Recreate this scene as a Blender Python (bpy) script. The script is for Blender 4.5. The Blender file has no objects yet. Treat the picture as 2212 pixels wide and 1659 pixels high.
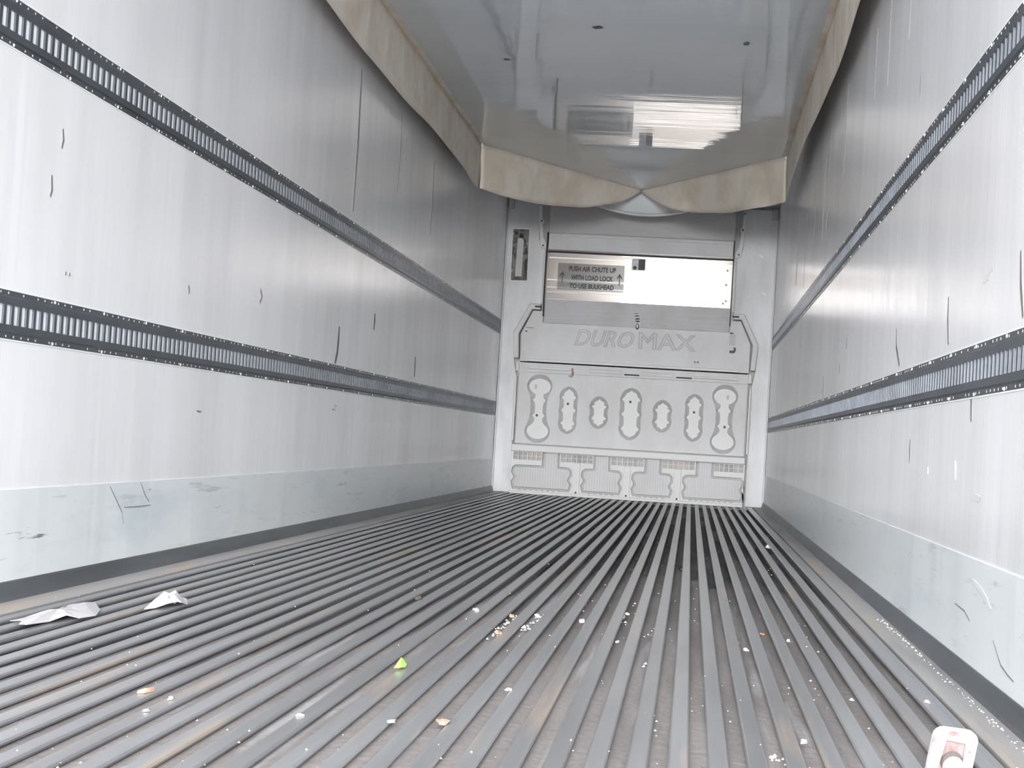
import bpy, bmesh, math, random
from mathutils import Vector, Matrix, noise
from mathutils.geometry import tessellate_polygon
rnd = random.Random(7)
SC = bpy.context.scene
COL = SC.collection

# ---------------------------------------------------------------- camera
XL, XR, Y0, D, H = -1.797, 0.673, -0.30, 15.65, 2.71     # inner faces of the trailer
CX = (XL + XR) / 2
cam = bpy.data.cameras.new('camera'); camo = bpy.data.objects.new('camera', cam); COL.objects.link(camo)
yaw, pit, rol = [math.radians(a) for a in (-6.0758, 1.7074, 3.419)]
fw = Vector((math.sin(yaw)*math.cos(pit), math.cos(yaw)*math.cos(pit), math.sin(pit)))
rt = Vector((math.cos(yaw), -math.sin(yaw), 0)); up = rt.cross(fw)
r2 = rt*math.cos(rol) + up*math.sin(rol); u2 = -rt*math.sin(rol) + up*math.cos(rol)
M = Matrix((r2, u2, -fw)).transposed().to_4x4(); M.translation = Vector((0, 0, 0.519))
camo.matrix_world = M
cam.sensor_width = 36; cam.lens = 3708.3*36/2212; cam.clip_start = 0.05; cam.clip_end = 200
SC.camera = camo

# ---------------------------------------------------------------- light
w = bpy.data.worlds.new('sky'); SC.world = w; w.use_nodes = True
bg = w.node_tree.nodes['Background']
bg.inputs[0].default_value = (0.96, 0.98, 1.0, 1); bg.inputs[1].default_value = 0.62
pl = bpy.data.lights.new('rear_door_portal', 'AREA'); pl.shape = 'RECTANGLE'; pl.size = 2.47; pl.size_y = 2.71
pl.cycles.is_portal = True
po = bpy.data.objects.new('rear_door_portal', pl); COL.objects.link(po)
po.location = (CX, Y0 + .01, H/2); po.rotation_euler = (math.radians(90), 0, 0)
sl = bpy.data.lights.new('hazy_sun', 'SUN'); sl.energy = 1.35; sl.angle = math.radians(40)
so = bpy.data.objects.new('hazy_sun', sl); COL.objects.link(so)   # low hazy sun behind the camera, shining in through the open doors
so.rotation_euler = (math.radians(90-4), 0, 0)
SC.view_settings.view_transform = 'Standard'; SC.view_settings.look = 'None'
SC.view_settings.exposure = 4.05; SC.view_settings.gamma = 1; SC.view_settings.use_curve_mapping = False

# ---------------------------------------------------------------- materials
def mat(name, col, rough=.5, metal=0., spec=.5, coat=0., var=None, bump=None, scratch=None, rand=0., dirt_dim=None):
    """var=(colour2, scale xyz, lo, hi); bump=(scale xyz, strength, distance); scratch=(colour, scale xyz, lo, hi)"""
    m = bpy.data.materials.new(name); m.use_nodes = True
    nt = m.node_tree; N = nt.nodes; L = nt.links; b = N['Principled BSDF']
    b.inputs['Base Color'].default_value = (*col, 1); b.inputs['Roughness'].default_value = rough
    b.inputs['Metallic'].default_value = metal; b.inputs['Specular IOR Level'].default_value = spec
    b.inputs['Coat Weight'].default_value = coat; b.inputs['Coat Roughness'].default_value = .05
    geo = N.new('ShaderNodeNewGeometry')
    def nz(scale, detail=4, rough_=.6):
        mp = N.new('ShaderNodeMapping'); mp.inputs['Scale'].default_value = scale
        L.new(geo.outputs['Position'], mp.inputs['Vector'])
        n = N.new('ShaderNodeTexNoise'); n.inputs['Scale'].default_value = 1; n.inputs['Detail'].default_value = detail
        n.inputs['Roughness'].default_value = rough_
        L.new(mp.outputs[0], n.inputs['Vector']); return n.outputs['Fac']
    def ramp(f, lo, hi):
        r = N.new('ShaderNodeMapRange'); r.inputs[1].default_value = lo; r.inputs[2].default_value = hi
        L.new(f, r.inputs[0]); return r.outputs[0]
    cur = None
    def layer(c2, f):
        nonlocal cur
        mx = N.new('ShaderNodeMix'); mx.data_type = 'RGBA'
        if cur is None: mx.inputs['A'].default_value = (*col, 1)
        else: L.new(cur, mx.inputs['A'])
        mx.inputs['B'].default_value = (*c2, 1); L.new(f, mx.inputs['Factor']); cur = mx.outputs['Result']
    if dirt_dim:   # door dirt, and on ribs a painted dimming against the bright door light: colour, from y, to y
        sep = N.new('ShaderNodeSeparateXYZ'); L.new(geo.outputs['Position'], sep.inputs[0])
        layer(dirt_dim[0], ramp(sep.outputs[1], dirt_dim[1], dirt_dim[2]))
    for v in (var or []): layer(v[0], ramp(nz(v[1]), v[2], v[3]))
    for v in (scratch or []): layer(v[0], ramp(nz(v[1], 8, .7), v[2], v[3]))
    if rand:
        oi = N.new('ShaderNodeObjectInfo'); r = N.new('ShaderNodeMapRange'); r.inputs[3].default_value = 1-rand; r.inputs[4].default_value = 1+rand
        L.new(oi.outputs['Random'], r.inputs[0])
        hs = N.new('ShaderNodeHueSaturation'); L.new(r.outputs[0], hs.inputs['Value'])
        if cur is None: hs.inputs['Color'].default_value = (*col, 1)
        else: L.new(cur, hs.inputs['Color'])
        cur = hs.outputs[0]
    if cur is not None: L.new(cur, b.inputs['Base Color'])
    prev = None
    for v in (bump or []):
        bp = N.new('ShaderNodeBump'); bp.inputs['Strength'].default_value = v[1]; bp.inputs['Distance'].default_value = v[2]
        L.new(nz(v[0], 2, .5), bp.inputs['Height'])
        if prev is not None: L.new(prev, bp.inputs['Normal'])
        prev = bp.outputs[0]
    if prev is not None: L.new(prev, b.inputs['Normal'])
    return m
def s(*rgb):   # sRGB 0-255 to linear
    return tuple(((c/255)/12.92 if c/255 <= .04045 else ((c/255+.055)/1.055)**2.4) for c in rgb)

WALLB = [((.25, 1.5, .35), 1., .010), ((.4, 13, .4), 1., .0013)]
M_wall = mat('fibreglass_wall', s(240, 240, 243), .22, bump=WALLB,
             var=[(s(226, 226, 228), (1, 1.6, .3), .42, .7)],
             scratch=[(s(150, 146, 142), (2, 1.2, 9), .70, .74), (s(150, 148, 146), (2, 8, 1.1), .715, .74)])
M_kick = mat('scuffed_kick_plate', s(226, 231, 233), .3, bump=WALLB,
             var=[(s(224, 228, 230), (1, 2., 3), .4, .65), (s(204, 216, 222), (1, 1., 5), .55, .75)],
             scratch=[(s(196, 198, 200), (2, 1.6, 22), .60, .68), (s(130, 128, 126), (2, 2.2, 34), .655, .70), (s(236, 238, 240), (2, 3, 40), .66, .70), (s(160, 140, 132), (2, 12, 5), .735, .77)])
M_ceil = mat('glossy_ceiling_liner', s(222, 227, 233), .035, coat=.0,
             bump=[((.7, 2.2, .5), 1., .003), ((.5, 14, .5), 1., .0007)],
             var=[(s(212, 219, 228), (.8, .5, 1), .4, .7)],
             scratch=[(s(96, 88, 86), (9, 3.5, 1), .745, .77)])
M_canvas = mat('beige_chute_canvas', s(246, 238, 225), .75, spec=.2,
               var=[(s(230, 217, 198), (3, 3, 3), .45, .7)], bump=[((4, 4, 2), 1., .02)],
               scratch=[(s(120, 96, 72), (14, 14, 9), .70, .76)])
M_white = mat('moulded_white_plastic', s(208, 208, 211), .45, var=[(s(198, 197, 196), (4, 4, 2), .4, .7)],
              bump=[((5, 5, 5), 1., .006), ((16, 16, 16), .5, .001)])
M_whiteb = mat('clean_white_plastic', s(220, 220, 219), .45)
M_grey = mat('grey_plastic', s(184, 184, 186), .5, var=[(s(194, 192, 190), (2, 2, 9), .4, .6)])
M_alu = mat('dented_aluminium', s(216, 217, 220), .5, metal=.12, bump=[((3.0, 3.0, 2.0), 1., .03), ((12, 12, 5), .5, .005)],
            var=[(s(192, 192, 192), (4, 4, 1.2), .4, .7)])
M_track = mat('grey_steel_track', s(92, 97, 104), .38, metal=.5, var=[(s(76, 80, 86), (1, 3, 6), .4, .7)],
              scratch=[(s(130, 132, 134), (3, 6, 40), .68, .74)])
M_back = mat('white_slot_backing', s(245, 248, 250), .5)
M_seal = mat('white_sealant', s(240, 240, 240), .5)
M_rivet = mat('bright_rivets', s(215, 215, 214), .35, metal=.3)
M_rib = mat('oxidised_aluminium_rib', s(172, 174, 177), .30, metal=.25, rand=.06, dirt_dim=(s(128, 129, 131), 9.5, 4.0),
            var=[(s(146, 148, 150), (6, .5, 1), .4, .65), (s(176, 160, 144), (9, .5, 1), .58, .72)],
            scratch=[(s(200, 200, 198), (120, 5, 5), .66, .72), (s(105, 100, 98), (60, 8, 8), .70, .76)],
            bump=[((80, 6, 5), .4, .001)])
M_chan = mat('dirty_floor_channel', s(62, 59, 60), .7, dirt_dim=(s(118, 113, 112), 10.5, 6.5), var=[(s(48, 46, 46), (14, .6, 1), .4, .6)])
M_dirt = mat('packed_dirt', s(130, 125, 124), .85, spec=.2, var=[(s(118, 113, 112), (16, 1.2, 3), .4, .62), (s(150, 148, 149), (20, .8, 3), .56, .68)],
             scratch=[(s(190, 184, 176), (60, 30, 20), .69, .72)], bump=[((50, 30, 20), .8, .004)])
M_edge = mat('floor_edge_plate', s(168, 166, 165), .5, metal=.15, var=[(s(186, 172, 156), (12, .8, 2), .52, .68), (s(140, 140, 142), (9, .5, 1), .5, .7)],
             scratch=[(s(205, 202, 196), (40, 12, 5), .69, .73)])
M_curb = mat('dark_curb_metal', s(100, 104, 108), .42, metal=.3, var=[(s(82, 84, 88), (2, 1, 9), .4, .65)],
             scratch=[(s(150, 140, 130), (4, 5, 30), .68, .74)])
M_black = mat('black_marking', s(34, 34, 38), .5)
M_dark = mat('dark_gap', s(52, 48, 48), .7)
M_sign = mat('grey_label_vinyl', s(176, 184, 188), .4)
M_mark = mat('black_scuff', s(120, 116, 116), .6)
M_faint = mat('faint_streak', s(158, 154, 152), .6)
M_ground = mat('concrete_yard', s(205, 202, 196), .9, var=[(s(185, 182, 176), (.5, .5, 1), .4, .6)])
def translucent(name, c):
    m = bpy.data.materials.new(name); m.use_nodes = True; nt = m.node_tree; N = nt.nodes; L = nt.links
    out = N['Material Output']; b = N['Principled BSDF']; b.inputs['Base Color'].default_value = (*s(205, 200, 196), 1); b.inputs['Roughness'].default_value = .4
    t = N.new('ShaderNodeBsdfTranslucent'); t.inputs[0].default_value = (*c, 1)
    mx = N.new('ShaderNodeMixShader'); mx.inputs[0].default_value = .8
    L.new(b.outputs[0], mx.inputs[1]); L.new(t.outputs[0], mx.inputs[2]); L.new(mx.outputs[0], out.inputs[0]); return m
M_glow = translucent('daylit_translucent_slat', (.37, .335, .31))
M_signt = translucent('translucent_label_vinyl', (.36, .385, .40))

# ---------------------------------------------------------------- mesh helpers
class MB:
    def __init__(s_): s_.v = []; s_.f = []
    def add(s_, vs, fs):
        o = len(s_.v); s_.v += [tuple(v) for v in vs]; s_.f += [tuple(i+o for i in f) for f in fs]; return s_
    def box(s_, x0, x1, y0, y1, z0, z1):
        v = [(x, y, z) for z in (z0, z1) for y in (y0, y1) for x in (x0, x1)]
        return s_.add(v, [(0, 2, 3, 1), (4, 5, 7, 6), (0, 1, 5, 4), (2, 6, 7, 3), (0, 4, 6, 2), (1, 3, 7, 5)])
    def prism(s_, pts, y0, y1, holes=(), back=True):
        """polygon pts in the x-z plane, front at y0 (towards the camera), back at y1"""
        loops = [list(pts)] + [list(h) for h in holes]
        flat = [p for l in loops for p in l]
        tri = tessellate_polygon([[Vector((p[0], p[1], 0)) for p in l] for l in loops])
        o = len(s_.v)
        s_.v += [(p[0], y0, p[1]) for p in flat]
        if back: s_.v += [(p[0], y1, p[1]) for p in flat]
        s_.f += [tuple(i+o for i in t) for t in tri]
        n = len(flat)
        if back:
            s_.f += [tuple(i+o+n for i in reversed(t)) for t in tri]
            k = 0
            for l in loops:
                m = len(l)
                for i in range(m):
                    a, b = k+i, k+(i+1) % m
                    s_.f.append((a+o, b+o, b+o+n, a+o+n))
                k += m
        return s_
    def loft(s_, A, ya, B, yb):
        n = len(A); o = len(s_.v)
        s_.v += [(p[0], ya, p[1]) for p in A] + [(p[0], yb, p[1]) for p in B]
        s_.f += [(o+i, o+(i+1) % n, o+n+(i+1) % n, o+n+i) for i in range(n)]; return s_
    def cyl(s_, c, axis, r, h, n=10, r1=None):
        c = Vector(c); ax = Vector(axis).normalized(); t = ax.orthogonal().normalized(); b = ax.cross(t); o = len(s_.v)
        r1 = r if r1 is None else r1
        for k, rr in ((0, r), (h, r1)):
            for i in range(n):
                a = 2*math.pi*i/n; s_.v.append(tuple(c + ax*k + (t*math.cos(a) + b*math.sin(a))*rr))
        s_.f += [tuple(reversed([o+i for i in range(n)])), tuple(o+n+i for i in range(n))]
        s_.f += [(o+i, o+(i+1) % n, o+n+(i+1) % n, o+n+i) for i in range(n)]; return s_
    def build(s_, name, m, parent=None, bevel=0, smooth=False, loc=None):
        me = bpy.data.meshes.new(name); me.from_pydata(s_.v, [], s_.f)
        bm = bmesh.new(); bm.from_mesh(me)
        bmesh.ops.recalc_face_normals(bm, faces=bm.faces)
        bm.to_mesh(me); bm.free()
        me.materials.append(m)
        if smooth: me.shade_smooth()
        o = bpy.data.objects.new(name, me); COL.objects.link(o)
        if loc: o.location = loc
        if parent: o.parent = parent
        if bevel:
            md = o.modifiers.new('bevel', 'BEVEL'); md.width = bevel; md.segments = 2; md.limit_method = 'ANGLE'; md.angle_limit = math.radians(40)
        return o
def tag(o, label=None, cat=None, group=None, kind=None):
    for k, v in (('label', label), ('category', cat), ('group', group), ('kind', kind)):
        if v: o[k] = v
    return o
def empty(name, loc, label, cat, group=None):
    o = bpy.data.objects.new(name, None); o.empty_display_size = .05; COL.objects.link(o); o.location = loc
    return tag(o, label, cat, group)
def rel(mb, loc):
    mb.v = [(v[0]-loc[0], v[1]-loc[1], v[2]-loc[2]) for v in mb.v]; return mb
class Thing:
    """an Empty at a base point; parts are built in world coordinates and shifted"""
    def __init__(s_, name, loc, label, cat, group=None):
        s_.loc = loc; s_.e = empty(name, loc, label, cat, group)
    def part(s_, name, mb, m, **k):
        return rel(mb, s_.loc).build(name, m, s_.e, **k)
def struct(o): o['kind'] = 'structure'; return o
def text_mesh(txt, size, outline=0., extrude=.002, shear=0., align='CENTER', space=1., bold=0.):
    c = bpy.data.curves.new('t', 'FONT'); c.body = txt; c.size = size; c.align_x = align; c.shear = shear; c.space_character = space
    c.resolution_u = 4
    if outline: c.fill_mode = 'NONE'; c.bevel_depth = outline; c.bevel_resolution = 1
    else: c.extrude = extrude; c.offset = bold
    o = bpy.data.objects.new('t', c); COL.objects.link(o)
    dg = bpy.context.evaluated_depsgraph_get(); dg.update()
    me = bpy.data.meshes.new_from_object(o.evaluated_get(dg))
    bpy.data.objects.remove(o); me.name = 'lettering'; me.materials.clear(); return me
def place_text(me, name, x, z, y, m, parent, ploc, width=None, height=None):
    xs = [v.co.x for v in me.vertices]; ys = [v.co.y for v in me.vertices]
    sx = width/(max(xs)-min(xs)) if width else 1; sy = height/(max(ys)-min(ys)) if height else sx
    cx, cy = (max(xs)+min(xs))/2, (max(ys)+min(ys))/2
    for v in me.vertices:
        a, b, c = v.co; v.co = (x+(a-cx)*sx-ploc[0], y-c-ploc[1], z+(b-cy)*sy-ploc[2])
    me.materials.append(m); o = bpy.data.objects.new(name, me); COL.objects.link(o); o.parent = parent; return o
def grid_surface(fn, nu, nv):
    mb = MB(); mb.v = [tuple(fn(i/nu, j/nv)) for i in range(nu+1) for j in range(nv+1)]
    mb.f = [(i*(nv+1)+j, (i+1)*(nv+1)+j, (i+1)*(nv+1)+j+1, i*(nv+1)+j+1) for i in range(nu) for j in range(nv)]; return mb
def solid(o, t):
    md = o.modifiers.new('thickness', 'SOLIDIFY'); md.thickness = t; md.offset = 0; return o

# ================================================================ SETTING
# floor: base slab with long aluminium ribs, packed dirt in the channels, flat plates along both walls
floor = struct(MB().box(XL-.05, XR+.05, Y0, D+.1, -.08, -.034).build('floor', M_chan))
PITCH, RW = .066, .034
ribs = [-.076 + PITCH*k for k in range(-24, 10)]
def rib_mesh():
    # T-shaped rail: wide worn head on a narrow web
    prof = [(0, -.004), (.002, -.0005), (.004, 0), (RW-.004, 0), (RW-.002, -.0005), (RW, -.004), (RW-.002, -.009), (RW-.012, -.012), (RW-.012, -.034), (.012, -.034), (.012, -.012), (.002, -.009)]
    mb = MB(); n = len(prof)
    mb.v = [(p[0], Y0+.02, p[1]) for p in prof] + [(p[0], D-.06, p[1]) for p in prof]
    mb.f = [(i, (i+1) % n, n+(i+1) % n, n+i) for i in range(n)] + [tuple(range(n)), tuple(range(2*n-1, n-1, -1))]
    return mb
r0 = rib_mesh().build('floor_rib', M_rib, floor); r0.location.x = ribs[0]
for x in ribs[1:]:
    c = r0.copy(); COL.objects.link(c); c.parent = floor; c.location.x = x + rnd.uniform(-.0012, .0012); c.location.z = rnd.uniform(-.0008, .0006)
# dirt: a height field per channel
mb = MB()
for k, x in enumerate(ribs[:-1]):
    x0, x1 = x+RW-.011, x+PITCH+.011
    side = abs((x-CX)/1.2)
    def h(u, v, x=x, k=k):
        y = 1.2 + (D-.1-1.2)*v**1.6
        near = max(0, 1-(y-2.2)/5.0)
        n = noise.noise((k*3.7, y*.5, 2.2))*.5 + noise.noise((k*5.1, y*2.2, u))*.25 + noise.noise((k, y*9, u*2))*.1
        z = -.0362 + .0255*max(0, min(1, near*1.6*(1-.35*side) + n*.55)) + .003*max(0, n)
        return (x0+(x1-x0)*u, y, min(z, -.0115))
    g = grid_surface(h, 3, 130); mb.add(g.v, g.f)
d = mb.build('packed_dirt', M_dirt, floor, smooth=True); d['kind'] = 'stuff'
# flat plates along the walls
e = MB().box(.578, XR, Y0, D-.02, -.034, -.001).build('edge_plate', M_edge, floor, bevel=.002)
e = MB().box(XL, ribs[0]-.022, Y0, D-.02, -.034, -.001).build('edge_plate', M_edge, floor, bevel=.002)
MB().box(.552, .570, Y0, D-.05, -.034, -.004).build('edge_strip', M_rib, floor, bevel=.002)

# walls
def wall(name, xin, sgn):
    o = MB().box(min(xin, xin+sgn*.08), max(xin, xin+sgn*.08), Y0, D+.1, -.08, H+.06).build(name, M_wall)
    struct(o)
    k = rel(MB().box(min(xin-sgn*.004, xin+sgn*.001), max(xin-sgn*.004, xin+sgn*.001), Y0, D-.02, .045, .296), (0, 0, 0)).build('kick_plate', M_kick, o, bevel=.0015)
    return o
wl = wall('wall_left', XL, -1); wr = wall('wall_right', XR, 1)
def curb(name, xin, sgn):
    mb = MB(); a = xin; p = [(a, -.001), (a-sgn*.020, -.001), (a-sgn*.018, .010), (a-sgn*.009, .046), (a-sgn*.007, .050), (a, .050)]
    n = len(p); mb.v = [(q[0], Y0, q[1]) for q in p] + [(q[0], D-.02, q[1]) for q in p]
    mb.f = [(i, (i+1) % n, n+(i+1) % n, n+i) for i in range(n)] + [tuple(range(n)), tuple(range(2*n-1, n-1, -1))]
    return struct(mb.build(name, M_curb))
curb('baseboard_left', XL, -1); curb('baseboard_right', XR, 1)
# ceiling
ceil = struct(MB().box(XL-.05, XR+.05, Y0, D+.1, H, H+.06).build('ceiling', M_ceil))
M_stain = mat('ceiling_stain', s(120, 112, 112), .5)
for x, y, a, b in ((-.10, 8.05, .05, .016), (.10, 8.05, .03, .04), (.175, 9.3, .02, .05), (-.62, 9.05, .03, .04), (-.585, 8.45, .05, .012), (-.70, 7.85, .04, .02), (-1.35, 8.0, .012, .04), (-.76, 7.95, .03, .03), (-1.2, 9.9, .02, .03), (-.72, 8.4, .06, .01)):
    n = 12; mb = MB()
    for zz in (H-.0012, H+.001): mb.v += [(x+a*math.cos(6.283*i/n)*rnd.uniform(.7, 1.1), y+b*math.sin(6.283*i/n)*rnd.uniform(.7, 1.1), zz) for i in range(n)]
    mb.f = [tuple(range(n)), tuple(range(2*n-1, n-1, -1))]
    mb.build('stain', M_stain, ceil)
# front wall; opening added so sky light makes the translucent slats glow
ox0, ox1, oz0, oz1 = -1.398, .274, 1.765, 2.225
fwall = struct(MB().prism([(XL-.05, -.06), (XR+.05, -.06), (XR+.05, H+.05), (XL-.05, H+.05)], D+.02, D+.10,
              holes=[[(ox0, oz0), (ox1, oz0), (ox1, oz1), (ox0, oz1)]]).build('wall_front', M_grey))
# unseen box added outside the front wall to shade one side of the opening
struct(MB().box(-1.9, -.74, D+.34, D+.95, .9, 2.75).build('sky_blocker', M_grey))
# yard outside the open rear doors
g = struct(MB().box(-30, 30, -60, 40, -1.45, -1.30).build('ground', M_ground))

# front corner sheets of dented aluminium, parts of the front wall
def mir(pts): return [(2*CX-x, z) for x, z in reversed(pts)]
cornerL = [(XL+.012, 0), (-1.63, 0), (-1.63, 1.08), (-1.655, 1.20), (-1.668, 1.46), (-1.531, 1.732), (-1.42, 1.732), (-1.42, 2.24), (-1.49, 2.32), (-1.50, 2.69), (XL+.012, 2.69)]
for pts in (cornerL, mir(cornerL)):
    MB().prism(pts, D-.02, D+.015).build('corner_sheet', M_alu, fwall, bevel=.004)
for x0, x1 in ((XL+.002, XL+.014), (XR-.014, XR-.002)):
    MB().box(x0, x1, D-.045, D, 0, 2.62).build('corner_bead', M_alu, fwall, bevel=.003)
for x0 in (XL+.012, XR-.062):
    MB().box(x0, x0+.05, D-.06, D-.015, 2.60, 2.69).build('corner_bracket', M_grey, fwall, bevel=.003)
# streaky stains and gouges on the walls (thin raised marks)
def mark(parent, x, sgn, pts, wd, m=None):
    """pts: (y, z) polyline on a side wall"""
    mb = MB(); L_ = []; R_ = []
    n = len(pts)
    for i, (y, z) in enumerate(pts):
        a = pts[max(0, i-1)]; b = pts[min(n-1, i+1)]; dy, dz = b[0]-a[0], b[1]-a[1]; l = math.hypot(dy, dz) or 1
        t = wd*(.35+.65*math.sin(math.pi*(i+.5)/n)); L_.append((y-dz/l*t, z+dy/l*t)); R_.append((y+dz/l*t, z-dy/l*t))
    for o_, xx in ((0, x), (2*n, x+sgn*.0012)):
        mb.v += [(xx, *p) for p in L_] + [(xx, *p) for p in R_]
    for i in range(n-1): mb.f += [(2*n+i, 2*n+i+1, 3*n+i+1, 3*n+i), (i, i+1, 2*n+i+1, 2*n+i), (n+i, n+i+1, 3*n+i+1, 3*n+i)]
    mb.build('scuff_mark', m or M_mark, parent)
mark(wl, XL, 1, [(8.50, 1.015), (8.50, .95), (8.49, .88), (8.45, .822)], .022)
mark(wl, XL, 1, [(10.91, .985), (10.92, .92), (10.92, .86)], .02)
mark(wl, XL, 1, [(9.43, 1.15), (9.44, 1.11), (9.43, 1.06)], .02)
mark(wl, XL, 1, [(6.9, 1.055), (6.93, 1.03), (6.90, 1.0)], .012, M_faint)
for y, z in ((4.715, .903), (4.745, .903)): mark(wl, XL, 1, [(y, z+.005), (y, z-.005)], .005)
mark(wl, XL, 1, [(4.62, 1.30), (4.63, 1.27), (4.62, 1.245)], .006)
mark(wl, XL, 1, [(4.56, 1.16), (4.57, 1.12), (4.56, 1.10)], .006)
mark(wl, XL, 1, [(5.9, .98), (5.91, .965), (5.91, .95)], .006)
mark(wl, XL, 1, [(6.1, .54), (6.13, .537), (6.16, .538)], .003)
mark(wl, XL+.004, 1, [(5.2, .285), (5.27, .24), (5.33, .20), (5.35, .16)], .0016)
mark(wl, XL+.004, 1, [(5.5, .29), (5.55, .25), (5.6, .225)], .0016)
mark(wl, XL+.004, 1, [(5.35, .215), (5.5, .212), (5.62, .213)], .0015)
for a in ([(5.95, .96), (5.93, .90), (5.82, .83)], [(4.76, .965), (4.75, .90), (4.72, .835)], [(3.73, .975), (3.71, .90), (3.67, .83)], [(5.42, .58), (5.42, .545), (5.41, .51)],
          [(9.2, .93), (9.2, .86), (9.15, .80)], [(8.2, .95), (8.2, .90)], [(4.30, .70), (4.28, .66), (4.27, .62)], [(7.9, 1.05), (7.9, 1.0)]):
    mark(wr, XR, -1, a, .011)
for a in ([(4.50, .52), (4.49, .495), (4.48, .47)], [(4.2, .955), (4.12, .96), (4.08, .97)], [(4.22, .44), (4.15, .437), (4.08, .435)], [(5.0, .50), (5.0, .48)]):
    mark(wr, XR, -1, a, .009, M_whiteb)
for a in ([(4.10, .245), (4.0, .235), (3.9, .215), (3.85, .20)],): mark(wr, XR-.004, -1, a, .007, M_whiteb)
for a in ([(4.35, .17), (4.2, .165), (4.12, .15)], [(3.8, .14), (3.7, .10), (3.62, .09), (3.55, .085)]): mark(wr, XR-.004, -1, a, .0016)
for y, z0, z1, ww in ((6.7, 1.95, 2.36, .006), (6.05, 1.98, 2.30, .005), (7.2, 2.0, 2.3, .004), (8.6, 1.9, 2.36, .010), (9.6, 1.7, 2.36, .012), (9.9, 1.75, 2.2, .008), (10.6, 1.8, 2.3, .010), (11.4, 1.6, 2.36, .014), (12.3, 1.7, 2.2, .012)):
    mark(wr, XR, -1, [(y, z1), (y+.01, (z0+z1)/2), (y, z0)], ww, M_faint)
for y, z0, z1, ww in ((8.66, 1.62, 2.36, .02), (9.9, 1.9, 2.36, .012), (11.2, 1.8, 2.3, .015)):
    mark(wl, XL, 1, [(y, z1), (y+.02, (z0+z1)/2), (y, z0)], ww, M_faint)

# ================================================================ WALL TRACKS
def track(xin, sgn, zc, label):
    """slotted logistics track; sgn points from the wall into the room"""
    t = Thing('cargo_track', (xin, 8., zc), label, 'cargo track', 'slotted cargo tracks on the side walls')
    y0, y1 = .4, D-.10; hh = .0635; dep = .0066; tf = .002
    xs = xin+sgn*dep
    sp, sw, sh = .0508, .033, .026
    mb = MB(); n = int((y1-y0-.1)/sp); yb = 4.1651-.0165 - sp*math.floor((4.1651-y0-.05)/sp)
    def q(a, b, c_, d_, x=xs): # quad on the plate plane
        mb.add([(x, a, c_), (x, b, c_), (x, b, d_), (x, a, d_)], [(0, 1, 2, 3)])
    q(y0, y1, zc+sh, zc+.045); q(y0, y1, zc-.045, zc-sh)
    # stepped flanges, lower against the wall
    xf = xin+sgn*tf
    for s1 in (1, -1):
        a, b, c_ = zc+s1*.045, zc+s1*.049, zc+s1*hh
        mb.add([(xs, y0, a), (xs, y1, a), (xf, y1, b), (xf, y0, b)], [(0, 1, 2, 3)])
        mb.add([(xf, y0, b), (xf, y1, b), (xf, y1, c_), (xf, y0, c_)], [(0, 1, 2, 3)])
        mb.add([(xf, y0, c_), (xf, y1, c_), (xin, y1, c_), (xin, y0, c_)], [(0, 1, 2, 3)])
    prev = y0
    for k in range(n):
        a = yb+k*sp; b = a+sw
        if b > y1-.03: break
        q(prev, a, zc-sh, zc+sh)
        r = .008   # slot walls with slightly cut corners
        c = [(a, zc-sh), (b, zc-sh), (b, zc+sh), (a, zc+sh)]
        for i in range(4):
            p, p2 = c[i], c[(i+1) % 4]
            mb.add([(xs, *p), (xs, *p2), (xin+sgn*.001, *p2), (xin+sgn*.001, *p)], [(0, 1, 2, 3)])
        prev = b
    q(prev, y1, zc-sh, zc+sh)
    for yy in (y0, y1): mb.add([(xin, yy, zc-hh), (xs, yy, zc-.045), (xs, yy, zc+.045), (xin, yy, zc+hh)], [(0, 1, 2, 3)])
    t.part('slotted_plate', mb, M_track)
    t.part('slot_backing', MB().box(min(xin, xin+sgn*.0012), max(xin, xin+sgn*.0012), y0+.02, y1-.02, zc-.03, zc+.03), M_back)
    rv = MB()
    for k in range(n):
        for s1 in (1, -1):
            if rnd.random() < .72: rv.cyl((xf, yb+k*sp+.016, zc+s1*.0565), (sgn, 0, 0), .0034, .0008, 6)
    big = MB()
    for k in range(int((y1-1)/.81)*2):
        for s1 in (1, -1): big.cyl((xf, 1+k*.405, zc+s1*.058), (sgn, 0, 0), .0048, .0025, 8, .003)
    o = t.part('rivet_holes', rv, M_rivet); o['kind'] = 'stuff'
    o = t.part('screw_heads', big, M_seal); o['kind'] = 'stuff'
    for s1 in (1, -1):
        z_ = zc+s1*(hh+.0015)
        t.part('sealant_bead', MB().box(min(xin, xin+sgn*.002), max(xin, xin+sgn*.002), y0, y1, z_-.0022, z_+.0022), M_seal)
track(XL, 1, 1.505, 'grey slotted steel track along the left wall, upper of its two')
track(XL, 1, .7555, 'grey slotted steel track along the left wall, lower of its two')
track(XR, -1, 1.477, 'grey slotted steel track along the right wall, upper of its two')
track(XR, -1, .742, 'grey slotted steel track along the right wall, lower of its two')

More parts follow.
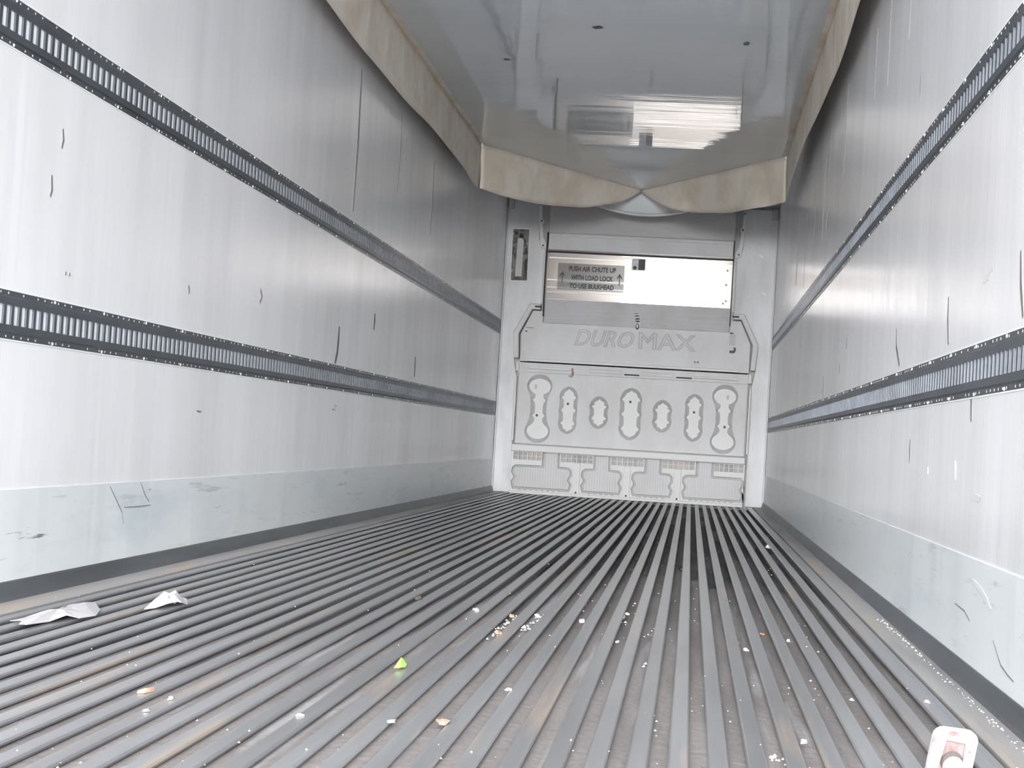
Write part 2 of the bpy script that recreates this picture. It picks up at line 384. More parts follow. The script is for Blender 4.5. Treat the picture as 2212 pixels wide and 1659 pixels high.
# ================================================================ AIR CHUTE (canvas flaps under the ceiling)
XA, XB, YA, YT = -1.708, .585, 12.83, 14.88
ch = Thing('air_chute', (CX, 13., H), 'beige canvas air chute flaps hanging under the grey ceiling', 'air chute')
def flap(x):
    sg = 1 if x < CX else -1
    def f(u, v):
        y = .2+(YA-.2)*u; dr = .332 + .006*math.sin(y*1.7+x) + .004*math.sin(y*4.1)
        if y > YA-.7: dr += 0
        return (x+sg*.012*math.sin(y*1.3)*v + sg*.02*v*(1-v), y, H-.001-dr*v)
    return grid_surface(f, 90, 6)
for x in (XA, XB): solid(ch.part('side_flap', flap(x), M_canvas, smooth=True), .003)
def endflap(x):
    def f(u, v):
        px = x+(CX-x)*u; py = YA+(YT-YA)*u
        dr = .34*(1-u)**.35*(1-.25*u) - .0*u if u < 1 else 0
        dr = .335*(1-u**3.2)+.012*math.sin(u*9) if u < .999 else .01
        wv = .035*math.sin(u*11+v*2.5)*v + .02*math.sin(u*23)*v*v
        return (px+wv*.3, py+wv+.25*v*math.sin(u*3.1)*.6, H-.001-dr*v)
    return grid_surface(f, 48, 8)
for x in (XA, XB): solid(ch.part('end_flap', endflap(x), M_canvas, smooth=True), .003)
# seam tape along the top edge of the side flaps and corner rivets
for x in (XA, XB):
    sg = 1 if x < CX else -1
    ch.part('seam_tape', MB().box(min(x, x+sg*.035), max(x, x+sg*.035), .2, YA-.05, H-.004, H-.0005), M_canvas)
    ch.part('corner_grommet', MB().cyl((x, YA, H-.012), (0, -1, 0), .02, .012, 10), M_whiteb)
# ================================================================ BULKHEAD
B = Thing('bulkhead', (CX, D, 0), 'moulded white plastic bulkhead with embossed letters and wavy recesses on the front wall', 'bulkhead')
# rounded white apron below the tip
def apron(u, v):
    a = -1+2*u; xx = CX+.02+a*.44
    top = 2.762-.055*abs(a)**.8; bot = 2.578+.078*a*a
    zz = top+.006+(bot-top-.006)*v; return (xx*.972, YT+.13+.05*v-.03*math.sin(math.pi*v)+.05*abs(a), .519+(zz-.519)*.972)
solid(ch.part('tip_apron', grid_surface(apron, 24, 8), M_back, smooth=True), .006)
mb = MB()
for i in range(24):
    a0, a1 = -1+2*i/24, -1+2*(i+1)/24
    p = [((CX+.02+a*.47)*.972, .519+(2.046+.085*a*a)*.972) for a in (a0, a1)]
    mb.add([(p[0][0], YT+.14, p[0][1]), (p[1][0], YT+.14, p[1][1]), (p[1][0], YT+.14, p[1][1]+.012), (p[0][0], YT+.14, p[0][1]+.012),
            (p[0][0], YT+.20, p[0][1]), (p[1][0], YT+.20, p[1][1]), (p[1][0], YT+.20, p[1][1]+.012), (p[0][0], YT+.20, p[0][1]+.012)],
           [(0, 1, 2, 3), (0, 4, 5, 1), (3, 2, 6, 7)])
ch.part('apron_lip', mb, M_whiteb)

# upper cover above the opening
B.part('upper_cover', MB().box(-1.405, .285, D-.05, D-.02, 2.39, 2.66), M_grey, bevel=.004)
B.part('cover_panel', MB().box(-1.398, .278, D-.10, D-.03, 2.237, 2.385), M_white, bevel=.008)
B.part('cover_lip', MB().box(-1.385, .28, D-.112, D-.10, 2.352, 2.362), M_whiteb, bevel=.003)
B.part('cover_lip', MB().box(-1.398, .28, D-.115, D-.095, 2.232, 2.242), M_whiteb, bevel=.003)
B.part('shadow_gap', MB().box(-1.40, .282, D-.085, D-.03, 2.208, 2.222), M_dark)
for x in (-1.411, .284): B.part('shadow_gap', MB().box(x-.004, x+.004, D-.09, D-.02, 1.62, 2.39), M_dark)
# side brackets with screws
brk = [(-1.512, 2.67), (-1.478, 2.67), (-1.472, 2.52), (-1.45, 2.495), (-1.462, 2.46), (-1.45, 2.34), (-1.42, 2.29), (-1.42, 2.235), (-1.475, 2.25), (-1.488, 2.36), (-1.505, 2.50)]
for pts in (brk, mir(brk)): B.part('side_bracket', MB().prism(pts, D-.045, D-.01), M_whiteb, bevel=.005)
for sx in (0, 1):
    for x, z in ((-1.49, 2.645), (-1.477, 2.495), (-1.452, 2.27)):
        B.part('screw', MB().cyl((2*CX-x if sx else x, D-.045, z), (0, -1, 0), .008, .004, 8), M_dark)
    x = -1.430 if not sx else 2*CX+1.430
    B.part('jamb', MB().box(x-.009, x+.009, D-.06, D-.015, 1.74, 2.235), M_white, bevel=.003)
# translucent daylit slats
for z0, z1 in ((2.168, 2.205), (1.966, 2.160), (1.897, 1.957), (1.852, 1.890), (1.786, 1.846)):
    B.part('translucent_slat', MB().add([(-1.405, D-.045, z0), (.279, D-.045, z0), (.279, D-.045, z1), (-1.405, D-.045, z1)], [(0, 1, 2, 3)]), M_glow)
for x, z in ((-1.375, 1.835), (.23, 1.99), (.235, 2.12), (.21, 1.82), (.235, 1.845), (-1.33, 1.84), (-1.38, 2.0)):
    B.part('screw', MB().cyl((x, D-.046, z), (0, -1, 0), .010, .004, 8), M_edge)
# sloping ribbed apron under the opening, main shield panel
def slope(u, v): return (-1.398+1.674*u, D-.05-.06*v + .0*u, 1.782-.222*v)
mb = MB().add([(-1.398, D-.045, 1.782), (.276, D-.045, 1.782), (.276, D-.11, 1.56), (-1.398, D-.11, 1.56)], [(0, 1, 2, 3)])
B.part('sloping_panel', mb, M_white)
for z in (1.695, 1.648, 1.606, 1.566):
    yy = D-.045-(1.782-z)/.222*.065
    B.part('ridge', MB().box(-1.385, .265, yy-.006, yy+.004, z-.004, z+.004), M_white, bevel=.002)
shield = [(-1.60, 1.19), (-1.602, 1.458), (-1.505, 1.668), (-1.41, 1.668), (-1.41, 1.565)]
shield = shield + mir(shield)
B.part('shield_panel', MB().prism(list(reversed(shield)), D-.075, D-.03), M_white, bevel=.004)
frm = [(-1.434, 1.729), (-1.531, 1.729), (-1.669, 1.46), (-1.652, 1.224), (-1.607, 1.224), (-1.618, 1.452), (-1.507, 1.676), (-1.434, 1.676)]
for pts in (frm, mir(frm)):
    B.part('frame_strip', MB().prism(pts, D-.125, D-.01), M_white, bevel=.008)
for x in (-1.455, 2*CX+1.455):
    B.part('latch_slot', MB().box(x-.03, x+.03, D-.13, D-.12, 1.694, 1.708), M_dark, bevel=.002)
B.part('screw', MB().cyl((-1.662, D-.03, 1.45), (0, -1, 0), .012, .008, 8), M_dark)
# embossed letters
for txt, xc, wd, sh in (('DURO', -.842, .545, .32), ('MAX', -.270, .52, 0)):
    me = text_mesh(txt, .2, outline=.0045, shear=sh)
    place_text(me, 'embossed_lettering', xc, 1.445, D-.077, M_whiteb if 0 else M_white, B.e, B.loc, wd, .152)
# horizontal rails, ledge, handle slots
B.part('rail', MB().box(-1.522, .388, D-.105, D-.07, 1.201, 1.226), M_whiteb, bevel=.006)
B.part('rail', MB().box(-1.512, -1.132, D-.10, D-.07, 1.134, 1.156), M_whiteb, bevel=.006)
B.part('rail', MB().box(-.008, .380, D-.10, D-.07, 1.130, 1.150), M_whiteb, bevel=.006)
B.part('cross_member', MB().box(-1.618, .480, D-.075, D-.02, 1.09, 1.205), M_white, bevel=.004)
led = [(-1.622, 1.19), (-1.628, 1.11), (-1.60, 1.105), (-1.605, 1.19)]
for pts in (led, mir(led)): B.part('end_cap', MB().prism(pts, D-.115, D-.03), M_whiteb, bevel=.004)
B.part('ledge', MB().box(-1.61, .472, D-.098, D-.07, 1.103, 1.116), M_whiteb, bevel=.004)
for x0, x1 in ((-.955, -.66), (-.49, -.19)):
    mb = MB().prism([(x0, 1.126), (x1, 1.126), (x1, 1.162), (x0, 1.162)], D-.088, D-.07, holes=[[(x0+.006, 1.132), (x1-.006, 1.132), (x1-.006, 1.156), (x0+.006, 1.156)]])
    B.part('slot_frame', mb, M_grey)
for x0, x1 in ((-.64, -.505), (-.172, -.03)): B.part('dark_slot', MB().box(x0, x1, D-.080, D-.07, 1.122, 1.134), M_dark)
# lower body with wavy recesses
def half(cx, pr, n=1):
    P = [(cx+h, z) for h, z in pr]; Q = [(cx-h, z) for h, z in reversed(pr) if h > 1e-6]; return P+Q
def ell(cx, cz, rx, rz, a0, a1, n): return [(cx+rx*math.cos(math.radians(a0+(a1-a0)*i/n)), cz+rz*math.sin(math.radians(a0+(a1-a0)*i/n))) for i in range(n+1)]
def dumb(cx):
    r = ell(0, .572, .099, .072, -90, 52, 9)
    pr = [(max(p[0], 0), p[1]) for p in r] + [(.036, .655), (.036, .69), (.058, .712), (.036, .735), (.034, .79), (.040, .83), (.060, .852), (.037, .878), (.036, .91)]
    r = ell(0, .978, .099, .072, -52, 90, 9)
    return half(cx, pr+[(max(p[0], 0), p[1]) for p in r])
def scal(cx, z0, z1, hw, sp, zs, tip=.05):
    pr = [(0, z0), (hw*.42, z0+tip*.35), (hw*.66, z0+tip*.42), (hw*.85, z0+tip)]
    for z in zs: pr += [(hw, z-.034), (hw, z-.026), (sp, z), (hw, z+.026), (hw*.95, z+.034)]
    pr += [(hw*.85, z1-tip), (hw*.66, z1-tip*.42), (hw*.42, z1-tip*.35), (0, z1)]
    pr = [pr[0]] + sorted(pr[1:-1], key=lambda p: p[1]) + [pr[-1]]
    return half(cx, pr)
def resample(P, n):
    L_ = [0]
    for i in range(len(P)): a, b = P[i], P[(i+1) % len(P)]; L_.append(L_[-1]+math.hypot(b[0]-a[0], b[1]-a[1]))
    out = []; j = 0
    for k in range(n):
        t = L_[-1]*k/n
        while L_[j+1] < t: j += 1
        f = (t-L_[j])/(L_[j+1]-L_[j] or 1); a, b = P[j], P[(j+1) % len(P)]; out.append((a[0]+(b[0]-a[0])*f, a[1]+(b[1]-a[1])*f))
    return out
def outer(P, cx, off):
    z0 = min(p[1] for p in P)+.055; z1 = max(p[1] for p in P)-.055; n = len(P); ds = []; sp = []
    for x, z in P:
        c = (cx, min(max(z, z0), z1)); sp.append(c); ds.append(math.hypot(x-c[0], z-c[1]))
    sm = [sum(ds[(i+k) % n] for k in range(-9, 10))/19 for i in range(n)]
    out = []
    for (x, z), c, d0, d1 in zip(P, sp, ds, sm):
        t = (max(d0, d1)*.35+d1*.65+off)/(d0 or 1); out.append((c[0]+(x-c[0])*t, c[1]+(z-c[1])*t))
    for _ in range(8): out = [((out[i-1][0]+2*out[i][0]+out[(i+1) % n][0])/4, (out[i-1][1]+2*out[i][1]+out[(i+1) % n][1])/4) for i in range(n)]
    return out
shapes = [(-1.402, dumb(-1.402)), (-1.132, scal(-1.132, .582, .970, .045, .066, (.655, .775, .895))),
          (-.853, scal(-.853, .648, .894, .046, .068, (.715, .828))), (-.5655, scal(-.5655, .562, .986, .060, .084, (.64, .772, .905))),
          (-.278, scal(-.278, .648, .894, .046, .068, (.715, .828))), (.006, scal(.006, .580, .966, .045, .066, (.655, .775, .895))), (.277, dumb(.277))]
yb, yd = D-.085, D-.045
holes = []; inner = MB(); sides = MB()
for cx, P in shapes:
    P = resample(P, 150); O = outer(P, cx, .032); holes.append(O)
    sides.loft(O, yb, P, yd); P2 = [(cx+(x-cx)*.94, z) for x, z in P]
    inner.prism(P, yd, yd+.01)
B.part('body_panel', MB().prism([(-1.597, .452), (.469, .452), (.469, 1.10), (-1.597, 1.10)], yb, yb+.03, holes=holes, back=False), M_white)
B.part('recess_walls', sides, M_white, smooth=False)
B.part('recess_floors', inner, M_whiteb)
rims = MB()
B.part('body_edge', MB().box(-1.632, -1.612, D-.11, D-.02, .47, 1.07), M_whiteb, bevel=.006)
B.part('body_edge', MB().box(.486, .506, D-.11, D-.02, .47, 1.07), M_whiteb, bevel=.006)
for x0 in (-1.611, .469): B.part('edge_groove', MB().box(x0, x0+.014, D-.05, D-.03, .45, 1.10), M_edge)
for x, z in ((-1.417, .714), (-1.139, .835), (-.573, .885), (.006, .824), (.287, .707)):
    B.part('screw', MB().cyl((x, yd, z), (0, -1, 0), .012, .012, 10, .010), M_black)
for x in (-1.44, .302): B.part('stamped_mark', MB().box(x-.009, x+.009, yd-.002, yd+.002, .955, .995), M_edge)
# shelf ledge
mb = MB(); p = [(D-.085, .454), (D-.135, .440), (D-.140, .385), (D-.13, .378), (D-.03, .378), (D-.03, .454)]
for x in (-1.622, .484): mb.v += [(x, a, b) for a, b in p]
n = 6; mb.f = [(i, (i+1) % n, n+(i+1) % n, n+i) for i in range(n)] + [tuple(range(n)), tuple(range(2*n-1, n-1, -1))]
B.part('shelf_ledge', mb, M_whiteb, bevel=.004)
# lower baffles: backing, T plates with grooves, vents, posts, bottom rail
B.part('base_backing', MB().box(-1.625, .487, D-.035, D-.01, .0, .40), M_grey)
def teeplate(x0, x1, n0, n1):
    w_ = .012
    P = [(x0+.012, .056), (x1-.012, .056)]
    if x1 < .4: P += [(x1, .10), (x1-.022, .135), (x1-.018, .16), (x1+.0, .19)]
    else: P += [(x1, .10), (x1-.02, .135), (x1-.016, .16), (x1, .19)]
    P += [(x1-.004, .222), (x1-.02, .236), (n1+.012, .240), (n1, .250), (n1, .380), (n0, .380), (n0, .250), (n0-.012, .240), (x0+.02, .236), (x0+.004, .222), (x0, .19), (x0+.018, .16), (x0+.022, .135), (x0, .10)]
    return P
def grow(P, d):
    cx = sum(p[0] for p in P)/len(P); n = len(P); out = []
    for i in range(n):
        a, b, c = P[i-1], P[i], P[(i+1) % n]
        d1 = Vector((b[0]-a[0], b[1]-a[1])).normalized(); d2 = Vector((c[0]-b[0], c[1]-b[1])).normalized()
        n1 = Vector((d1.y, -d1.x)); n2 = Vector((d2.y, -d2.x)); m_ = (n1+n2); m_ = m_/max(m_.length_squared/2, .6)
        out.append((b[0]+m_.x*d, b[1]+m_.y*d))
    return out
tees = [(-1.592, -1.078, -1.316, -1.196), (-.957, -.622, -.850, -.735)]
tees += [(2*CX-b, 2*CX-a, 2*CX-d_, 2*CX-c) for a, b, c, d_ in reversed(tees)]
holes = [[(x, min(z, .378)) for x, z in grow(teeplate(*t), .021)] for t in tees]
vents = [(-1.600, -1.345), (-1.165, -.880), (-.705, -.420), (-.247, .038), (.218, .473)]
vh = [[(a, .305), (b, .305), (b, .372), (a, .372)] for a, b in vents]
B.part('baffle_frame', MB().prism([(-1.622, .004), (.486, .004), (.486, .3785), (-1.622, .3785)], D-.105, D-.05, holes=holes+vh), M_whiteb, bevel=.003)
for t in tees:
    P = teeplate(*t); mb = MB().prism(P, D-.085, D-.04)
    B.part('baffle_plate', mb, M_white, bevel=.002)
    x0, x1, n0, n1 = t; mb = MB(); x = x0+.03
    while x < x1-.03:
        zt = .372 if n0+.005 < x < n1-.005 else .228
        mb.box(x, x+.004, D-.089, D-.084, .062, zt); x += .0235
    o = B.part('baffle_ribs', mb, M_grey, bevel=0); o['kind'] = 'stuff'
for a, b in vents:
    B.part('vent_grille', MB().box(a, b, D-.042, D-.034, .305, .372), M_edge)
    mb = MB(); k = 6
    for i in range(1, k):
        x = a+(b-a)*i/k; mb.box(x-.004, x+.004, D-.10, D-.042, .305, .372)
    mb.box(a, b, D-.075, D-.068, .338, .342)
    B.part('vent_bars', mb, M_whiteb)
for x in (-1.0175, CX, -.1065):
    pts = [(x-.055, .005), (x+.055, .005), (x+.036, .03), (x+.030, .06), (x+.029, .30), (x-.029, .30), (x-.030, .06), (x-.036, .03)]
    B.part('post', MB().prism(pts, D-.118, D-.10), M_whiteb, bevel=.004)
    B.part('screw', MB().cyl((x, D-.118, .035), (0, -1, 0), .009, .006, 8), M_dark)
B.part('bottom_rail', MB().box(-1.618, .482, D-.15, D-.10, -.004, .022), M_whiteb, bevel=.004)
mb = MB()
for t in tees:
    x = t[0]+.05
    while x < t[1]-.05: mb.box(x, x+.022, D-.108, D-.10, .028, .038); x += .052
B.part('drain_slots', mb, M_edge)['kind'] = 'stuff'

# ================================================================ SIGN AND STICKERS ON THE FRONT
S = Thing('warning_sign', (-.997, D-.055, 1.87), 'grey sign reading push air chute up with load lock, on the bright slats', 'sign')
sp_ = S.part('sign_plate', MB().add([(-1.301, D-.054, 1.872), (-.694, D-.054, 1.872), (-.694, D-.054, 2.118), (-1.301, D-.054, 2.118)], [(0, 1, 2, 3)]), M_signt)
for txt, z, wd in (('PUSH AIR CHUTE UP', 2.070, .430), ('WITH LOAD LOCK', 1.990, .385), ('TO USE BULKHEAD', 1.912, .405)):
    place_text(text_mesh(txt, .06, extrude=.001, bold=.0022), 'lettering', -.985, z, D-.060, M_black, S.e, S.loc, wd, .047)
for x in (-1.258, -.735):
    a = [(x-.004, 1.935), (x+.004, 1.935), (x+.004, 2.015), (x+.021, 1.992), (x+.025, 2.0), (x, 2.042), (x-.025, 2.0), (x-.021, 1.992), (x-.004, 2.015)]
    S.part('arrow', MB().prism(a, D-.0605, D-.058), M_black)
K = Thing('sticker', (-.569, D-.05, 2.09), 'small square black and white sticker on the slats right of the grey sign', 'sticker')
K.part('backing', MB().box(-.631, -.508, D-.054, D-.050, 2.083, 2.188), M_whiteb)
K.part('dark_block', MB().box(-.570, -.512, D-.0565, D-.054, 2.088, 2.184), M_black)
K.part('dark_block', MB().box(-.627, -.578, D-.0565, D-.054, 2.140, 2.180), M_track)
K.part('dot', MB().cyl((-.602, D-.054, 2.105), (0, -1, 0), .018, .0025, 12), M_black)
# torn black strip hanging over the ribs
T = Thing('torn_label', (-.55, D-.10, 1.6), 'narrow torn black and white label strip above the embossed letters', 'label')
T.part('backing', MB().prism([(-.578, 1.692), (-.533, 1.690), (-.522, 1.60), (-.524, 1.54), (-.553, 1.522), (-.566, 1.60), (-.572, 1.65)], D-.118, D-.116), M_whiteb)
for z0, z1, x0, x1 in ((1.680, 1.687, -.580, -.540), (1.655, 1.670, -.572, -.535), (1.628, 1.646, -.568, -.530), (1.606, 1.622, -.565, -.528)):
    T.part('black_bar', MB().box(x0, x1, D-.1205, D-.118, z0, z1), M_black)
ring = [( -.546+.017*math.cos(a), 1.568+.030*math.sin(a)) for a in [2*math.pi*i/14 for i in range(14)]]
rin = [( -.548+.008*math.cos(a), 1.572+.016*math.sin(a)) for a in [2*math.pi*i/14 for i in range(14)]]
T.part('black_loop', MB().prism(ring, D-.1205, D-.118, holes=[rin]), M_black)
T2 = Thing('torn_label', (.31, D-.08, 1.40), 'grey and black torn label near the right edge of the shield panel', 'label')
T2.part('backing', MB().box(.285, .340, D-.0775, D-.075, 1.445, 1.545), M_grey)
T2.part('black_bar', MB().box(.287, .320, D-.079, D-.0775, 1.548, 1.560), M_black)
T2.part('black_patch', MB().prism([(.292, 1.375), (.335, 1.375), (.348, 1.395), (.348, 1.425), (.325, 1.427), (.33, 1.40), (.292, 1.398)], D-.079, D-.075), M_black)
T3 = Thing('label_remnant', (-1.55, D-.08, 1.49), 'two short black label remnants beside the left frame strip', 'label')
T3.part('dark_dash', MB().box(-1.563, -1.487, D-.079, D-.075, 1.506, 1.512), M_mark)
T3.part('dark_dash', MB().box(-1.566, -1.546, D-.079, D-.075, 1.470, 1.480), M_black)
# rusty hooks
M_rust = mat('pinkish_rust', s(176, 150, 144), .8, var=[(s(140, 108, 102), (30, 30, 30), .45, .6)])
R1 = Thing('rust_hook', (-1.10, D-.1, 1.09), 'small rusty hook on the left of the bulkhead ledge', 'hook')
R1.part('shank', MB().box(-1.118, -1.104, D-.115, D-.10, 1.10, 1.158), M_rust, bevel=.003)
R1.part('curl', MB().prism([(-1.142, 1.085), (-1.13, 1.075), (-1.11, 1.078), (-1.098, 1.10), (-1.098, 1.13), (-1.108, 1.13), (-1.112, 1.10), (-1.122, 1.09), (-1.135, 1.095)], D-.115, D-.105), M_rust)
R2 = Thing('rust_stain_plate', (-.01, D-.08, 1.26), 'small rust stained plate above the right end of the rail', 'plate')
R2.part('plate', MB().box(-.045, .045, D-.08, D-.074, 1.235, 1.325), M_white)
for x in (-.012, .016): R2.part('rust_spot', MB().cyl((x, D-.080, 1.275), (0, -1, 0), .011, .003, 8), M_rust)
# framed plate on left corner sheet
G = Thing('data_plate', (-1.655, D-.03, 1.93), 'tall grimy metal plate in a pale frame on the left corner sheet', 'plate')
G.part('frame', MB().prism([(-1.742, 1.925), (-1.572, 1.93), (-1.578, 2.425), (-1.745, 2.422)], D-.034, D-.02, holes=[[(-1.732, 1.938), (-1.582, 1.942), (-1.588, 2.412), (-1.735, 2.410)]]), M_whiteb)
M_grime = mat('grimy_plate', s(104, 102, 99), .5, metal=.2, var=[(s(52, 49, 48), (16, 16, 9), .48, .58)], scratch=[(s(200, 198, 194), (30, 30, 20), .64, .70)])
G.part('plate', MB().box(-1.738, -1.578, D-.028, D-.021, 1.932, 2.418), M_grime)
G.part('inset_strip', MB().prism([(-1.695, 1.975), (-1.635, 1.978), (-1.632, 2.30), (-1.655, 2.345), (-1.69, 2.32)], D-.031, D-.028), M_grey)
for z0, z1 in ((2.36, 2.39), (2.33, 2.37)): G.part('dirt_patch', MB().box(-1.722+(2.39-z1)*2.4, -1.69+(2.39-z1)*2.6, D-.031, D-.028, z0, z1), M_dark, bevel=.003)
G.part('dirt_patch', MB().box(-1.61, -1.592, D-.031, D-.028, 2.01, 2.14), M_dark)
G.part('dirt_patch', MB().box(-1.615, -1.598, D-.031, D-.028, 2.18, 2.24), M_dark)
# bright chips on right corner sheet
for (x, z), lb in (((.529, 2.266), 'bright chipped dent high on the right corner sheet'), ((.574, 1.926), 'bright chipped dent lower on the right corner sheet')):
    MB().prism([(x-.022, z+.02), (x-.012, z+.002), (x+.014, z-.018), (x+.024, z-.008), (x+.006, z+.012)], D-.0225, D-.019).build('paint_chip', M_back, fwall)

# ================================================================ THINGS ON THE FLOOR
M_paper = mat('white_paper', s(192, 190, 193), .7)
M_leaf = mat('green_leaf', s(170, 226, 96), .5)
M_brown = mat('brown_card', s(176, 150, 128), .8, var=[(s(150, 122, 100), (40, 40, 40), .4, .6)])
M_orange = mat('orange_chip', s(214, 140, 70), .6)
M_stone = mat('pale_chip', s(206, 200, 194), .7)
M_dkchip = mat('dark_chip', s(70, 62, 58), .7)
def scrap(name, outline, h, m, label, cat, seed=0, group=None, fold=.008):
    """a crumpled sheet: outline = (x, y) points on the rib tops; ruffled by noise"""
    cx = sum(p[0] for p in outline)/len(outline); cy = sum(p[1] for p in outline)/len(outline)
    n = len(outline); mb = MB(); rings = [0, .35, .7, 1]
    mb.v = [(0, 0, h+fold)]
    for r in rings[1:]:
        for i, (x, y) in enumerate(outline):
            q = noise.noise((x*40+seed, y*18, r*4.))
            zz = max(.0012, .002 + (h+fold)*(1-r)*.9 + fold*q*1.6 + (fold*.8 if i % 2 else 0)*(r > .3))
            mb.v.append(((x-cx)*r, (y-cy)*r, zz))
    mb.f = [(0, 1+i, 1+(i+1) % n) for i in range(n)]
    for k in range(2):
        a = 1+k*n; b = a+n
        mb.f += [(a+i, b+i, b+(i+1) % n, a+(i+1) % n) for i in range(n)]
    o = mb.build(name, m, loc=(cx, cy, 0.0015)); solid(o, .0012)
    return tag(o, label, cat, group)
scrap('paper_scrap', [(-1.60, 3.99), (-1.565, 4.05), (-1.560, 4.18), (-1.575, 4.30), (-1.60, 4.40), (-1.55, 4.44), (-1.50, 4.34), (-1.462, 4.20), (-1.475, 4.12), (-1.50, 4.10), (-1.515, 4.02), (-1.522, 3.90), (-1.55, 3.92), (-1.565, 3.98)], .012, M_paper,
      'longer flat white paper scrap near the left wall', 'paper scrap', 1)
scrap('paper_scrap', [(-1.41, 4.42), (-1.415, 4.52), (-1.44, 4.60), (-1.445, 4.70), (-1.40, 4.72), (-1.365, 4.66), (-1.345, 4.60), (-1.345, 4.54), (-1.362, 4.56), (-1.372, 4.50), (-1.39, 4.46)], .018, M_paper,
      'crumpled white paper scrap further right, behind the longer one', 'paper scrap', 5, fold=.014)
scrap('green_leaf', [(-.608, 3.665), (-.596, 3.67), (-.590, 3.70), (-.592, 3.735), (-.600, 3.755), (-.606, 3.73), (-.610, 3.69)], .017, M_leaf, 'bright green leaf fragment on the floor ribs', 'leaf', 3, fold=.004)
from math import tan
def ground_at(u, v, z=0.):   # helper: the floor point seen in that direction of the photograph, used once to read positions
    dv = fw + r2*((u-1106)/3708.3) - u2*((v-829.5)/3708.3); t = (z-.519)/dv.z; return (dv.x*t, dv.y*t)
def chip(u, v, sz, m, name, label, cat, h=.5, group=None, seed=0, z=0.):
    x, y = ground_at(u, v, z); rr = random.Random(int(u*7+v)); n = 7
    mb = MB()
    for k, (r, zz) in enumerate(((1, 0), (.85, h*.7), (.35, h))):
        for i in range(n):
            a = 2*math.pi*i/n; q = r*sz*.8*rr.uniform(.45, 1.25); mb.v.append((q*math.cos(a), 2.1*q*math.sin(a), zz*sz*rr.uniform(.5, 1.1)))
    for k in range(2): mb.f += [(k*n+i, k*n+(i+1) % n, (k+1)*n+(i+1) % n, (k+1)*n+i) for i in range(n)]
    mb.f += [tuple(range(2*n, 3*n)), tuple(range(n-1, -1, -1))]
    o = mb.build(name, m, loc=(x, y, z+.0004)); o.rotation_euler.z = rr.uniform(-.6, .6)
    return tag(o, label, cat, group)
chip(955, 1562, .017, M_brown, 'cardboard_scrap', 'tan cardboard scrap low in the middle of the floor', 'scrap')
chip(1648, 1371, .009, M_orange, 'orange_peel', 'small orange chip on the ribs at the right', 'chip')
chip(1658, 1184, .014, M_paper, 'white_scrap', 'small bright white scrap far right near the bulkhead', 'scrap', 1.2)
chip(1703, 1386, .009, M_stone, 'pale_pebble', 'pale chip just right of the orange one', 'chip', .8)
chip(1613, 1406, .009, M_stone, 'pale_pebble', 'pale chip just below and left of the orange one', 'chip', .8)
chip(1098, 1492, .007, M_paper, 'white_pebble', 'single round white pellet low in the middle of the floor', 'pebble', .9)
chip(1258, 1345, .010, M_stone, 'pale_pebble', 'pale upright chip right of the crumb clusters', 'chip', 1.2)
chip(905, 1295, .012, M_dkchip, 'dark_chip', 'dark brown chip left of the crumb clusters', 'chip', 1.)
chip(1106, 1333, .011, M_brown, 'tan_chip', 'larger tan chip in the left crumb cluster', 'chip', .8)
chip(1075, 1368, .011, M_brown, 'tan_chip', 'tan chip at the near end of the left crumb cluster', 'chip', .7)
chip(1160, 1332, .011, M_paper, 'white_chip', 'white chip in the right crumb cluster', 'chip', .9)
chip(1132, 1357, .008, M_paper, 'white_chip', 'white chip at the near end of the right crumb cluster', 'chip', .9)
chip(1028, 1319, .010, M_stone, 'pale_chip', 'pale chip behind the left crumb cluster', 'chip', .9)
chip(1355, 1328, .008, M_paper, 'white_chip', 'white chip between the ribs in the middle right', 'chip', .9)
chip(1334, 1388, .006, M_paper, 'white_chip', 'white pellet just nearer than the middle right chip', 'chip', .9)
chip(316, 1495, .015, M_brown, 'brown_bark', 'reddish brown bark strip on the near left ribs', 'bark', .6)
chip(369, 1511, .008, M_paper, 'white_chip', 'white flake right of the brown bark strip', 'chip', .8)
chip(316, 1537, .006, M_paper, 'white_chip', 'white flake below the brown bark strip', 'chip', .8)
chip(646, 1547, .007, M_paper, 'white_chip', 'white pellet on the near left middle ribs', 'chip', .8)
chip(846, 1560, .008, M_paper, 'white_chip', 'white flake lowest in the left middle', 'chip', .6)
chip(1840, 1513, .006, M_paper, 'white_chip', 'white flake on the ribs left of the white bracket', 'chip', .8)
chip(2003, 1518, .008, M_paper, 'white_chip', 'white flake on the rib above the white bracket', 'chip', .8)
chip(1735, 1605, .008, M_paper, 'white_chip', 'white pellet at the bottom edge among the brown grit', 'chip', .8)
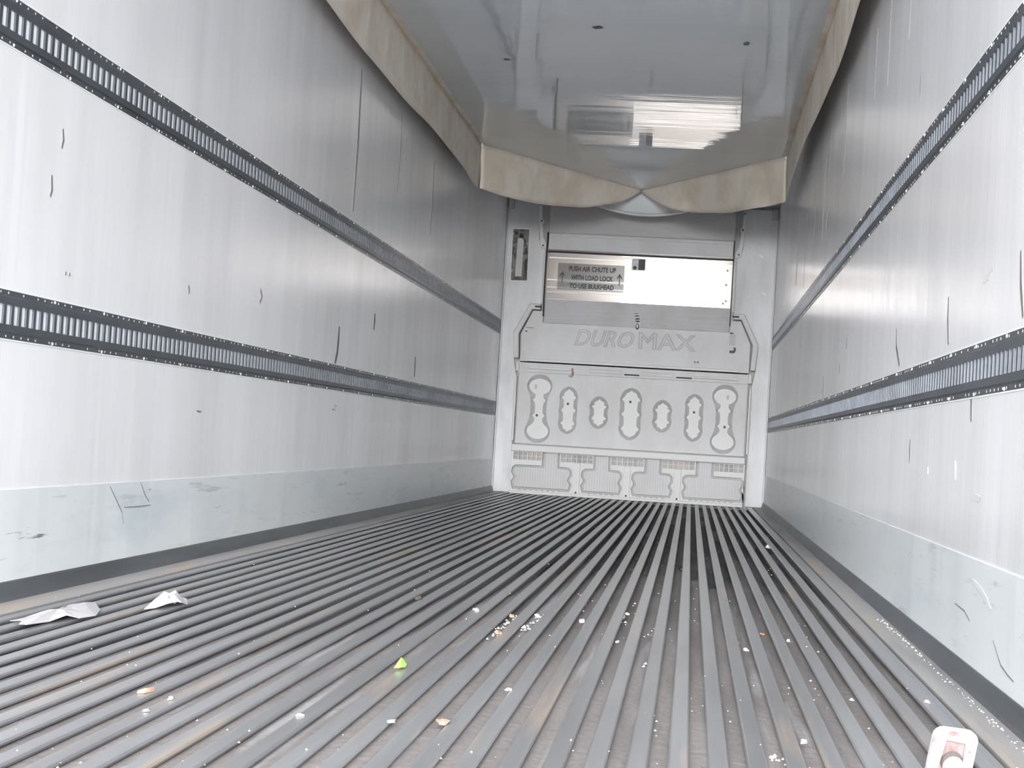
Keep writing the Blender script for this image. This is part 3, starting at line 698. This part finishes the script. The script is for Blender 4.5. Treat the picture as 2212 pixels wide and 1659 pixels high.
# fine crumbs, nobody could count them
mb = MB()
def crumb(x, y, z, r):
    a = rnd.uniform(0, 6.28); c, s1 = math.cos(a)*r, math.sin(a)*r
    mb.add([(x+c, y+s1*1.5, z), (x-s1, y+c*1.5, z), (x-c*.8, y-s1*1.3, z), (x+s1, y-c*1.2, z), (x, y, z+r*.9)], [(0, 1, 4), (1, 2, 4), (2, 3, 4), (3, 0, 4)])
for _ in range(650):
    k = rnd.randrange(len(ribs)-1); y = 2.4+rnd.random()**2*9
    crumb(ribs[k]+RW+rnd.uniform(0, PITCH-RW), y, -.0135-.012*min(1, max(0, (y-3)/4)), rnd.uniform(.0012, .0042))
for _ in range(160): crumb(rnd.uniform(XL+.04, XR-.04), 2.4+rnd.random()**2*9, 0, rnd.uniform(.001, .0028))
for u0, v0, u1, v1, n in ((1060, 1375, 1120, 1325, 26), (1125, 1362, 1175, 1325, 22), (1000, 1345, 1045, 1310, 12), (1340, 1345, 1365, 1300, 12), (1240, 1320, 1300, 1270, 10), (1660, 1630, 1750, 1659, 30), (1390, 1420, 1420, 1600, 16)):
    for _ in range(n):
        t = rnd.random(); x, y = ground_at(u0+(u1-u0)*t+rnd.gauss(0, 4), v0+(v1-v0)*t+rnd.gauss(0, 3), -.008); crumb(x, y, -.012, rnd.uniform(.002, .006))
for _ in range(120):
    y = rnd.uniform(2.9, 5.6); crumb(.640-abs(rnd.gauss(0, .008)), y, 0, rnd.uniform(.0015, .0045))
cr = mb.build('crumbs', M_stone, floor); cr['kind'] = 'stuff'

# worn white bracket at the near right
K2 = Thing('latch_bracket', (.452, 2.93, 0), 'worn white steel bracket with a grey round peg at the bottom right corner', 'bracket')
M_chipped = mat('chipped_white_paint', s(206, 203, 206), .5, scratch=[(s(96, 80, 80), (60, 60, 60), .57, .63)])
M_mauve = mat('rust_stained_plate', s(122, 104, 106), .6, var=[(s(100, 72, 62), (40, 40, 25), .42, .6)])
def rr(x0, x1, z0, z1, r, top_only=True):
    P = [(x0, z0), (x1, z0)]
    for k in range(5): a = math.radians(90*k/4); P.append((x1-r+r*math.cos(a), z1-r+r*math.sin(a)))
    for k in range(5): a = math.radians(90+90*k/4); P.append((x0+r+r*math.cos(a), z1-r+r*math.sin(a)))
    return P
bx = MB().prism(rr(-.036, .036, -.005, .074, .016), -.012, .014, holes=[[(-.024, -.002), (.025, -.002), (.022, .060), (-.017, .062)]])
def tilt(mb):
    a = math.radians(-3); out = []
    for x, y, z in mb.v:
        x2 = x*math.cos(a)-z*math.sin(a) + z*.05; z2 = x*math.sin(a)*1.2+z*math.cos(a); out.append((.452+x2+z*.10, 2.93+y+z*.25, z2))
    mb.v = out; return mb
K2.part('bracket_frame', tilt(bx), M_chipped, bevel=.003)
K2.part('back_plate', tilt(MB().box(-.026, .027, .004, .010, -.004, .064)), M_mauve)
K2.part('peg', tilt(MB().cyl((.003, .004, .020), (0, -1, -.15), .018, .022, 20, .0165)), mat('dull_grey_steel', s(118, 114, 110), .5), smooth=False)
K2.part('inner_lip', tilt(MB().prism([(-.024, .0), (-.017, .062), (.022, .060), (.025, .0), (.021, .0), (.018, .053), (-.0135, .055), (-.020, .0)], -.006, .006)), M_edge)
K2.part('dark_patch', tilt(MB().prism([(-.018, .066), (-.010, .071), (.004, .071), (.002, .064), (-.012, .063)], -.0135, -.011)), M_mauve)
K2.part('rivet', tilt(MB().cyl((-.026, -.012, .062), (0, -1, 0), .005, .003, 10, .004)), M_whiteb)
